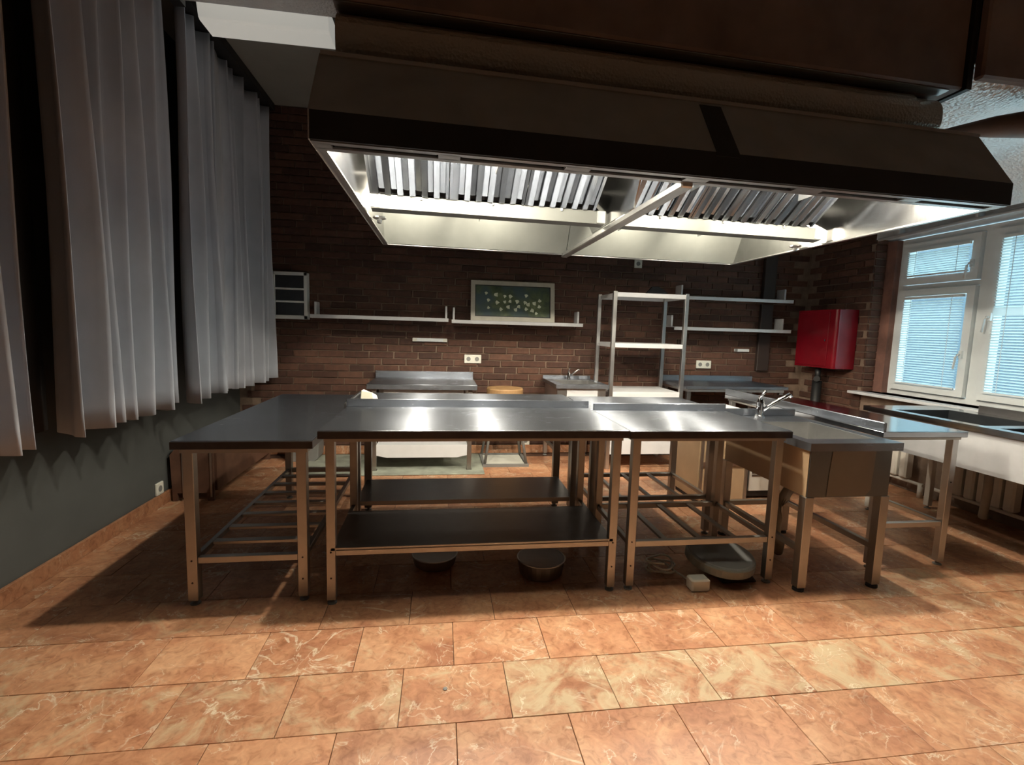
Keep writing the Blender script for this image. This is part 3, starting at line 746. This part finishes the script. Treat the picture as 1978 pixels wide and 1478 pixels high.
# ================================================================== BACK ROW ALONG THE BRICK WALL
# steel table back left
x0, x1, y0, y1 = -.64, .325, 4.37, 5.0; z = .79
t = thing('wall_table', 'steel table with raised splashback and white undershelf against brick wall', 'table', ((x0+x1)/2, (y0+y1)/2, 0))
slab(t, x0, x1, y0, y1, z, .045, edge=False); B(x0, x1-.0, y1-.016, y1, z-.002, z+.065).build('splashback', 'top', t, .002)
B(x0+.14, x1-.12, y0+.05, y0+.07, z-.085, z-.05).build('drawer_strip', 'white', t)
for lx in (x0+.06, x1-.06):
    for ly in (y0+.05, y1-.06):
        l = sq(MB(), lx, ly, 0.01, z-.046, .02).build('leg', 'leg', t, .002); B(lx-.024, lx+.024, ly-.024, ly+.024, 0, .012).build('foot', 'rubber', l)
s = MB().prism([(x0+.08, .145), (x0+.17, .125), (x1-.17, .125), (x1-.08, .145), (x1-.08, .24), (x0+.08, .24)], 'y', y0+.035, y0+.047).build('shelf_front', 'white', t)
B(x0+.08, x1-.08, y0+.047, y1-.07, .225, .24).build('undershelf', 'white', t)
# sheet on the floor
o = B(-1.22, .40, 4.27, 4.98, 0.002, .010).build('floor_sheet', 'mat', None, .002, (-.4, 4.6, .002)); tag(o, 'dusty grey green sheet lying under the back left table', 'sheet')
# chopping block
t = thing('chopping_block', 'round wooden block on black splayed metal legs beside the wall table', 'block', (.62, 4.7, 0))
MB().lathe((.62, 4.72, .60), [(.165, 0), (.178, .01), (.178, .12), (.172, .13), (.0, .13)], 36).build('block', 'wood', t)
for sx in (-1, 1):
    for sy in (-1, 1): MB().tube([(.62+sx*.11, 4.72+sy*.11, .60), (.62+sx*.20, 4.72+sy*.19, .015)], .013, 8).build('leg', 'grey', t)
mb = MB(); mb.box(.40, .84, 4.50, 4.525, .0, .025); mb.box(.40, .84, 4.915, 4.94, .0, .025); mb.box(.40, .425, 4.525, 4.915, .0, .025); mb.box(.815, .84, 4.525, 4.915, .0, .025); mb.build('base_frame', 'grey', t)
MB().prism([(.48, .24), (.76, .24), (.72, .42), (.66, .595), (.58, .595), (.52, .42)], 'y', 4.78, 4.80).build('back_plate', 'brownwood', t)
o = B(.43, .81, 4.53, 4.91, .001, .012).build('tray', 'plastic', None, .003, (.62, 4.72, .003)); tag(o, 'pale flat tray on the floor under the round block', 'tray')
# sink unit back
x0, x1, y0, y1 = 1.05, 1.555, 4.38, 5.0; z = .805
t = thing('sink_unit', 'small steel sink with tap and white front against brick wall', 'sink', ((x0+x1)/2, (y0+y1)/2, 0))
top_with_hole(t, x0, x1, y0, y1, x0+.07, x1-.06, y0+.08, y1-.16, z, .035)
basin(t, x0+.07, x1-.06, y0+.08, y1-.16, z-.002, .2)
B(x0, x1, y1-.016, y1, z, z+.03).build('splashback', 'top', t)
B(x0+.11, x1-.10, y0+.03, y0+.045, .66, z-.035).build('front_panel', 'white', t); B(x0+.02, x0+.11, y0+.03, y0+.04, .5, z-.035).build('skirt', 'steel', t); B(x1-.10, x1-.02, y0+.03, y0+.04, .5, z-.035).build('skirt', 'steel', t)
B(x0+.02, x0+.028, y0+.05, y1-.03, .5, z-.035).build('skirt', 'steel', t)
legs(t, ((x0+.04, y0+.065), (x1-.04, y0+.065), (x0+.04, y1-.05), (x1-.04, y1-.05)), .50, .02)
B(x0+.06, x1-.06, y1-.06, y1-.04, .15, .18).build('cross_rail', 'leg', t); B(x0+.03, x0+.05, y0+.088, y1-.072, .15, .18).build('side_rail', 'leg', t)
tap(t, 1.30, y1-.10, z, .8, .6, -.2)
# rack
x0, x1, y0, y1 = 1.575, 2.275, 4.40, 4.85
t = thing('shelf_rack', 'tall open steel rack with two shelves above a white board', 'rack', ((x0+x1)/2, (y0+y1)/2, 0))
for px in (x0, x1):
    for py in (y0, y1): B(px-.018, px+.018, py-.018, py+.018, 0, 1.675).build('post', 'steel', t, .002)
def rshelf(zz, mat, lip=.04, nm='shelf'):
    s = B(x0+.018, x1-.018, y0-.012, y1+.012, zz-.008, zz).build(nm, mat, t)
    for py in (y0-.014, y1+.006): B(x0+.018, x1-.018, py, py+.008, zz-lip, zz-.008).build('shelf_lip', mat, s)
    for px in (x0-.002, x1-.006): B(px, px+.008, y0+.02, y1-.02, zz-lip, zz-.008).build('shelf_lip', mat, s)
rshelf(1.665, 'shelfwhite'); rshelf(1.20, 'shelfwhite'); rshelf(.745, 'white', .05); rshelf(.285, 'white', .14)
# steel table back right
x0, x1, y0, y1 = 2.33, 3.41, 4.40, 5.0; z = .805
t = thing('wall_table', 'steel table with splashback against brick wall beside the rack', 'table', ((x0+x1)/2, (y0+y1)/2, 0))
slab(t, x0, x1, y0, y1, z, .03, edge=False); B(x0+.02, x1-.04, y0+.01, y1-.04, z-.055, z-.032).build('tray_rail', 'steel', t); B(x0, x1, y1-.016, y1, z-.002, z+.055).build('splashback', 'top', t, .002)
legs(t, ((x0+.05, y0+.05), (x1-.05, y0+.05), (x0+.05, y1-.06), (x1-.05, y1-.06)), z-.056, .02, 'shelf')
# cabinet with white top in the middle right
t = thing('cabinet', 'tan board cabinet with white top behind the front sink', 'cabinet', (2.17, 3.6, 0))
B(1.96, 2.375, 3.43, 3.80, .03, .695).build('body', 'tan', t, .004)
B(1.90, 2.385, 3.36, 3.82, .70, .722).build('white_top', 'white', t, .002)
for px in (1.97, 2.345): B(px, px+.02, 3.415, 3.43, .03, .695).build('corner_strip', 'leg', t)
B(1.99, 2.345, 3.418, 3.428, .30, .33).build('rail', 'brownwood', t)
B(1.97, 2.365, 3.45, 3.79, 0, .03).build('plinth', 'black', t)
B(1.94, 2.36, 3.44, 3.8, .697, .7).build('spacer', 'tan', t)
# compressor / cooler
t = thing('cooler', 'black undercounter cooler with pale louvred grille', 'appliance', (2.6, 3.65, 0))
B(2.40, 2.80, 3.52, 3.78, .02, .60).build('body', 'black', t, .004)
B(2.40, 2.80, 3.505, 3.52, .415, .44).build('trim_strip', 'shelfwhite', t)
g = B(2.445, 2.76, 3.508, 3.52, .07, .40).build('grille', 'radiator', t)
for k in range(9):
    for q in range(2):
        B(2.465+q*.14, 2.59+q*.14, 3.503, 3.508, .19+k*.022, .19+k*.022+.011).build('louvre', 'shelf', g)
for px in (2.43, 2.77): MB().lathe((px, 3.56, 0), [(.015, 0), (.015, .02)], 10).build('foot', 'rubber', t)

# ================================================================== THINGS ON THE WALLS
def wshelf(label, x0, x1, z, y0=4.80, brackets=(0, 1)):
    t = thing('wall_shelf', label, 'shelf', ((x0+x1)/2, BY-.1, z), 'white metal wall shelves')
    B(x0, x1, y0, BY-.008, z-.004, z).build('board', 'shelfwhite', t)
    B(x0, x1, y0, y0+.012, z-.034, z-.004).build('front_lip', 'shelfwhite', t, .002)
    for e in brackets:
        xb = x0+.012 if e == 0 else x1-.032
        B(xb, xb+.02, BY-.14, BY-.008, z, z+.12).build('bracket', 'shelfwhite', t, .003)
    return t
wshelf('long white wall shelf beside the dark three-slot box', -1.205, .065, 1.385)
wshelf('long white wall shelf carrying the flower picture', .095, 1.40, 1.375)
wshelf('white wall shelf behind the rack, lower of the right pair', 2.37, 3.69, 1.375)
wshelf('white wall shelf level with the rack top, upper of the right pair', 2.46, 3.69, 1.69)
# picture
t = thing('picture', 'framed painting of white flowers on green standing on wall shelf', 'picture', (.70, 4.93, 1.378))
x0, x1, z0, z1, yp = .285, 1.135, 1.378, 1.775, 4.92
tl = lambda v: (v[0], v[1]+(v[2]-z0)*.16, v[2])
mb = MB(); w = .042
mb.box(x0, x1, yp, yp+.022, z0, z0+w); mb.box(x0, x1, yp, yp+.022, z1-w, z1); mb.box(x0, x0+w, yp, yp+.022, z0+w, z1-w); mb.box(x1-w, x1, yp, yp+.022, z0+w, z1-w)
mb.build('frame', 'frame', t, 0, None, tl)
c = B(x0+w, x1-w, yp+.012, yp+.018, z0+w, z1-w).build('canvas', 'canvas', t, 0, None, tl)
mb = MB(); iw = .008; a, b_, c0, c1 = x0+w, x1-w, z0+w, z1-w
mb.box(a, b_, yp+.008, yp+.012, c0, c0+iw); mb.box(a, b_, yp+.008, yp+.012, c1-iw, c1); mb.box(a, a+iw, yp+.008, yp+.012, c0, c1); mb.box(b_-iw, b_, yp+.008, yp+.012, c0, c1)
mb.build('inner_edge', 'black', t, 0, None, tl)
fl = [(.145, .74), (.175, .52), (.175, .28), (.275, .70), (.29, .45), (.34, .24), (.39, .66), (.39, .48), (.435, .32), (.465, .66), (.46, .50), (.535, .24), (.555, .50), (.575, .34), (.66, .48), (.675, .70), (.70, .42), (.675, .27), (.755, .23), (.785, .46), (.855, .55), (.85, .36), (.81, .14)]
rr = random.Random(4)
for u, v in fl:
    cx, cz = a+(b_-a)*u, c0+(c1-c0)*v; R = rr.uniform(.014, .021); mb = MB(); n = 7; ph = rr.uniform(0, 6)
    pts = [(cx+R*(1+.28*math.sin(3*2*math.pi*k/n+ph))*math.cos(2*math.pi*k/n), cz+R*(1+.28*math.sin(3*2*math.pi*k/n+ph))*math.sin(2*math.pi*k/n)) for k in range(n)]
    mb.prism(pts, 'y', yp+.0105, yp+.0122); mb.build('painted_flower', 'petal', c, 0, None, tl)
# three-slot box
t = thing('distribution_box', 'white wall box with three dark windows beside the curtain', 'box', (-1.41, BY-.05, 1.33))
x0, x1, z0, z1 = -1.575, -1.265, 1.335, 1.775; y0 = BY-.10
mb = MB(); frame = [(x0, x1, z0, z0+.035), (x0, x1, z1-.03, z1), (x0, x0+.022, z0, z1), (x1-.03, x1, z0, z1), (x0+.022, x1-.03, z0+.155, z0+.172), (x0+.022, x1-.03, z0+.275, z0+.292)]
for q in frame: mb.box(q[0], q[1], y0, y0+.02, q[2], q[3])
mb.build('frame', 'pvc', t, .002); B(x0, x1, y0+.02, BY-.008, z0, z1).build('case', 'pvc', t, .003)
for za, zb in ((z0+.037, z0+.153), (z0+.174, z0+.273), (z0+.294, z1-.032)): B(x0+.024, x1-.032, y0+.010, y0+.016, za, zb).build('window', M['basinblack'], t)
# sockets
def socket(label, x, z, n, wall='b', y=None):
    if wall == 'b':
        t = thing('wall_socket', label, 'socket', (x, BY-.01, z-.04), 'white wall sockets')
        w = .043*n
        p = B(x-w, x+w, BY-.022, BY-.008, z-.043, z+.043).build('plate', 'plastic', t, .003)
        for k in range(n):
            cx = x-w+.043+.086*k
            MB().tube([(cx, BY-.0235, z), (cx, BY-.0215, z)], .022, 16).build('insert', 'grey', p)
    else:
        t = thing('wall_socket', label, 'socket', (LX, y, z-.04), 'white wall sockets')
        p = B(LX, LX+.014, y-.043, y+.043, z-.043, z+.043).build('plate', 'plastic', t, .003)
        MB().tube([(LX+.013, y, z), (LX+.0155, y, z)], .022, 16).build('insert', 'grey', p)
socket('white double socket on brick above the back left table', .32, .985, 2)
socket('white double socket on brick above the back right table', 2.85, .975, 2)
socket('small white socket high on brick under the hood edge', 2.035, 2.02, 1)
socket('white socket low on brick wall behind the round block', .895, .13, 1)
socket('white socket on grey wall just above the left skirting', 0, .13, 1, 'l', 3.62)
# wall strips
t = thing('knife_rail', 'slim bright metal rail on brick above the back left table', 'rail', (-.11, BY-.02, 1.16))
B(-.285, .058, BY-.032, BY-.008, 1.15, 1.185).build('bar', 'pvc', t, .004); B(-.285, -.24, BY-.036, BY-.032, 1.152, 1.183).build('end_cap', 'plastic', t); B(.015, .058, BY-.036, BY-.032, 1.152, 1.183).build('end_cap', 'plastic', t)
t = thing('wall_light', 'short pale strip fitting on brick below the right wall shelf', 'fitting', (3.3, BY-.02, 1.13))
B(3.20, 3.37, BY-.035, BY-.008, 1.125, 1.155).build('body', 'pvc', t, .004); B(3.20, 3.225, BY-.04, BY-.035, 1.125, 1.155).build('end_cap', 'grey', t)
# folded dark cover leaning on the rack top
o = MB().prism([(1.99, 1.668), (2.27, 1.668), (2.20, 1.73), (2.13, 1.765), (2.07, 1.76)], 'y', 4.72, 4.745).build('dark_panel', 'black', None, 0, (2.13, 4.73, 1.668)); tag(o, 'dark curved panel standing on top of the steel rack', 'panel')
# near-black vertical strip raised off the back wall
t = thing('dark_wall_strip', 'dark vertical strip on brick behind the right shelf ends', 'pipe', (3.52, BY-.05, .9))
B(3.46, 3.60, BY-.055, BY-.008, .92, 1.37-.036).build('casing', 'darkbrown', t, .004); B(3.47, 3.61, BY-.055, BY-.008, 1.696, 2.6).build('casing', 'darkbrown', t, .004); B(3.465, 3.605, BY-.055, BY-.008, 1.38, 1.65).build('casing', 'darkbrown', t, .004)
# red cabinet
t = thing('hose_cabinet', 'glossy red cabinet with rounded edge on the right brick wall', 'cabinet', (3.95, 4.6, .99))
prof = [(RX-.008, 4.33), (RX-.008, 4.86), (3.81, 4.86), (3.81, 4.40)]
for k in range(1, 6):
    a_ = math.pi+math.pi/2*k/6; prof.append((3.85+.04*math.cos(a_), 4.37+.04*math.sin(a_)))
prof += [(3.85, 4.33)]
MB().prism(prof, 'z', 1.0, 1.585).build('case', 'red', t, .002)
B(3.803, 3.81, 4.42, 4.84, 1.02, 1.565).build('door', 'red', t, .002); MB().lathe((3.80, 4.45, 1.28), [(.008, -.008), (.008, .008)], 8).build('lock', 'chrome', t)
t = thing('valve_pipe', 'black valve and pipe beneath the red cabinet', 'pipe', (3.9, 4.62, .55))
MB().tube([(3.9, 4.62, 0), (3.9, 4.62, .86)], .045, 14).build('pipe', 'black', t); MB().tube([(3.9, 4.62, .86), (3.9, 4.62, .995)], .028, 12).build('neck', 'black', t)
MB().tube([(3.85, 4.57, .88), (3.95, 4.67, .88)], .03, 12).build('valve', 'rubber', t); MB().tube([(3.9, 4.62, .86), (3.9, 4.62, .868)], .048, 14).build('ring', 'chrome', t)

# ================================================================== SMALL THINGS ON TABLES AND FLOOR
mb = MB()
q = [(-.47, 2.965, .832), (-.385, 2.955, .832), (-.36, 3.0, .832), (-.46, 3.02, .832), (-.465, 2.975, .915), (-.40, 2.965, .905), (-.375, 2.99, .885), (-.455, 3.005, .920)]
mb._add(q, [(0, 1, 2, 3), (4, 5, 6, 7), (0, 1, 5, 4), (1, 2, 6, 5), (2, 3, 7, 6), (3, 0, 4, 7)])
o = mb.build('paper_packet', 'paper', None, .003, (-.42, 2.98, .832)); tag(o, 'crumpled cream paper packet on the rear steel table', 'paper')
# bench by the left wall
t = thing('bench', 'low brown wooden bench with white top behind the left table', 'bench', (-1.68, 4.2, 0))
MB().prism([(-1.89, .0), (-1.86, .0), (-1.86, .06), (-1.66, .06), (-1.66, 0.0), (-1.615, 0), (-1.615, .37), (-1.60, .385), (-1.66, .395), (-1.70, .36), (-1.79, .355), (-1.81, .40), (-1.86, .39), (-1.90, .34)], 'y', 3.72, 3.74).build('front_panel', 'brownwood', t)
B(-1.62, -1.60, 3.745, 4.85, .07, .345).build('side_panel', 'brownwood', t); B(-1.88, -1.60, 4.85, 4.87, 0, .36).build('rear_panel', 'brownwood', t)
B(-1.885, -1.59, 3.745, 4.87, .372, .388).build('white_top', 'white', t, .002)
B(-1.88, -1.62, 3.745, 4.85, .345, .371).build('seat_frame', 'brownwood', t)
for px in (-1.635, -1.82): B(px, px+.012, 3.712, 3.72, .03, .37).build('edge_strip', 'leg', t)
# dark crate beside the far end of the sheet
t = thing('wall_basket', 'small dark box at the foot of the back wall behind left table', 'box', (-1.27, 4.86, 0))
mb = MB().prism([(-1.42, .03), (-1.38, .0), (-1.18, .0), (-1.14, .03), (-1.13, .22), (-1.43, .22)], 'y', 4.75, 4.98); mb.build('body', 'grey', t, .004)
B(-1.44, -1.12, 4.74, 4.99, .22, .24).build('lid', 'plastic', t, .003)
# round pots below the centre table
def pot(label, x, y, r, h):
    t = thing('round_pan', label, 'pan', (x, y, 0), 'round pans under the long table')
    MB().lathe((x, y, 0), [(r*.8, 0), (r*.92, .012), (r*.97, h*.6), (r, h), (r*1.03, h+.004), (r*.96, h+.006), (0.001, h+.002)], 32).build('body', 'shelf', t)
    MB().tube([(x+r*1.015*math.cos(a*math.pi/16), y+r*1.015*math.sin(a*math.pi/16), h+.004) for a in range(33)], .004, 6, False).build('rim', 'steel', t)
pot('round steel pan on the floor under the right half of the long table', .545, 2.47, .125, .085)
pot('round dark pan on the floor under the left half of the long table', -.02, 2.62, .12, .06)
# hotplate with cable and adapter
t = thing('hotplate', 'round grey hotplate tilted on its black stand under the short table', 'hotplate', (1.515, 2.36, 0))
rot = Matrix.Rotation(math.radians(7), 4, Vector((1, .25, 0)))
ctr = Vector((1.515, 2.37, .105))
tilt = lambda v: tuple(ctr+rot @ (Vector(v)-ctr))
MB().lathe((1.515, 2.37, .075), [(.165, 0), (.178, .006), (.178, .045), (.172, .052), (.0, .053)], 40).build('disc', 'hoodwhite', t, 0, None, tilt)
MB().lathe((1.515, 2.37, .128), [(.168, 0), (.160, .004), (.0, .005)], 40).build('plate', 'grey', t, 0, None, tilt)
MB().prism([(1.48, 0), (1.68, 0), (1.65, .035), (1.62, .085), (1.52, .085)], 'y', 2.27, 2.45).build('stand', 'rubber', t, .006)
t = thing('power_adapter', 'beige adapter block with coiled white cable under the short table', 'adapter', (1.33, 2.26, 0))
B(1.27, 1.37, 2.20, 2.27, 0, .065).build('block', 'plastic', t, .008)
pts = []
for k in range(70):
    a = k*.34; r = .085+.012*math.sin(k*.9); pts.append((1.20+r*.8*math.cos(a), 2.42+r*math.sin(a)*.8, .010+.0012*k*.7+.012*(1+math.sin(a*1.7))*.5))
pts = [(1.29, 2.275, .03)]+pts
MB().tube(pts, .0055, 6).build('cable', 'plastic', t)
# small litter
for k, (x, y, lab) in enumerate(((-.80, 2.94, 'tiny white scrap on the slatted shelf of the left table'),)):
    o = B(x-.015, x+.015, y-.01, y+.01, .227, .232).build('scrap', 'paper', None, .001, (x, y, .227)); tag(o, lab, 'scrap')
o = MB().lathe((.03, 1.66, .0005), [(.008, 0), (.008, .002), (.004, .003)], 12).build('bottle_cap', 'grey', None, 0, (.03, 1.66, .0005)); tag(o, 'tiny dark ring lying on the front floor tiles', 'cap')
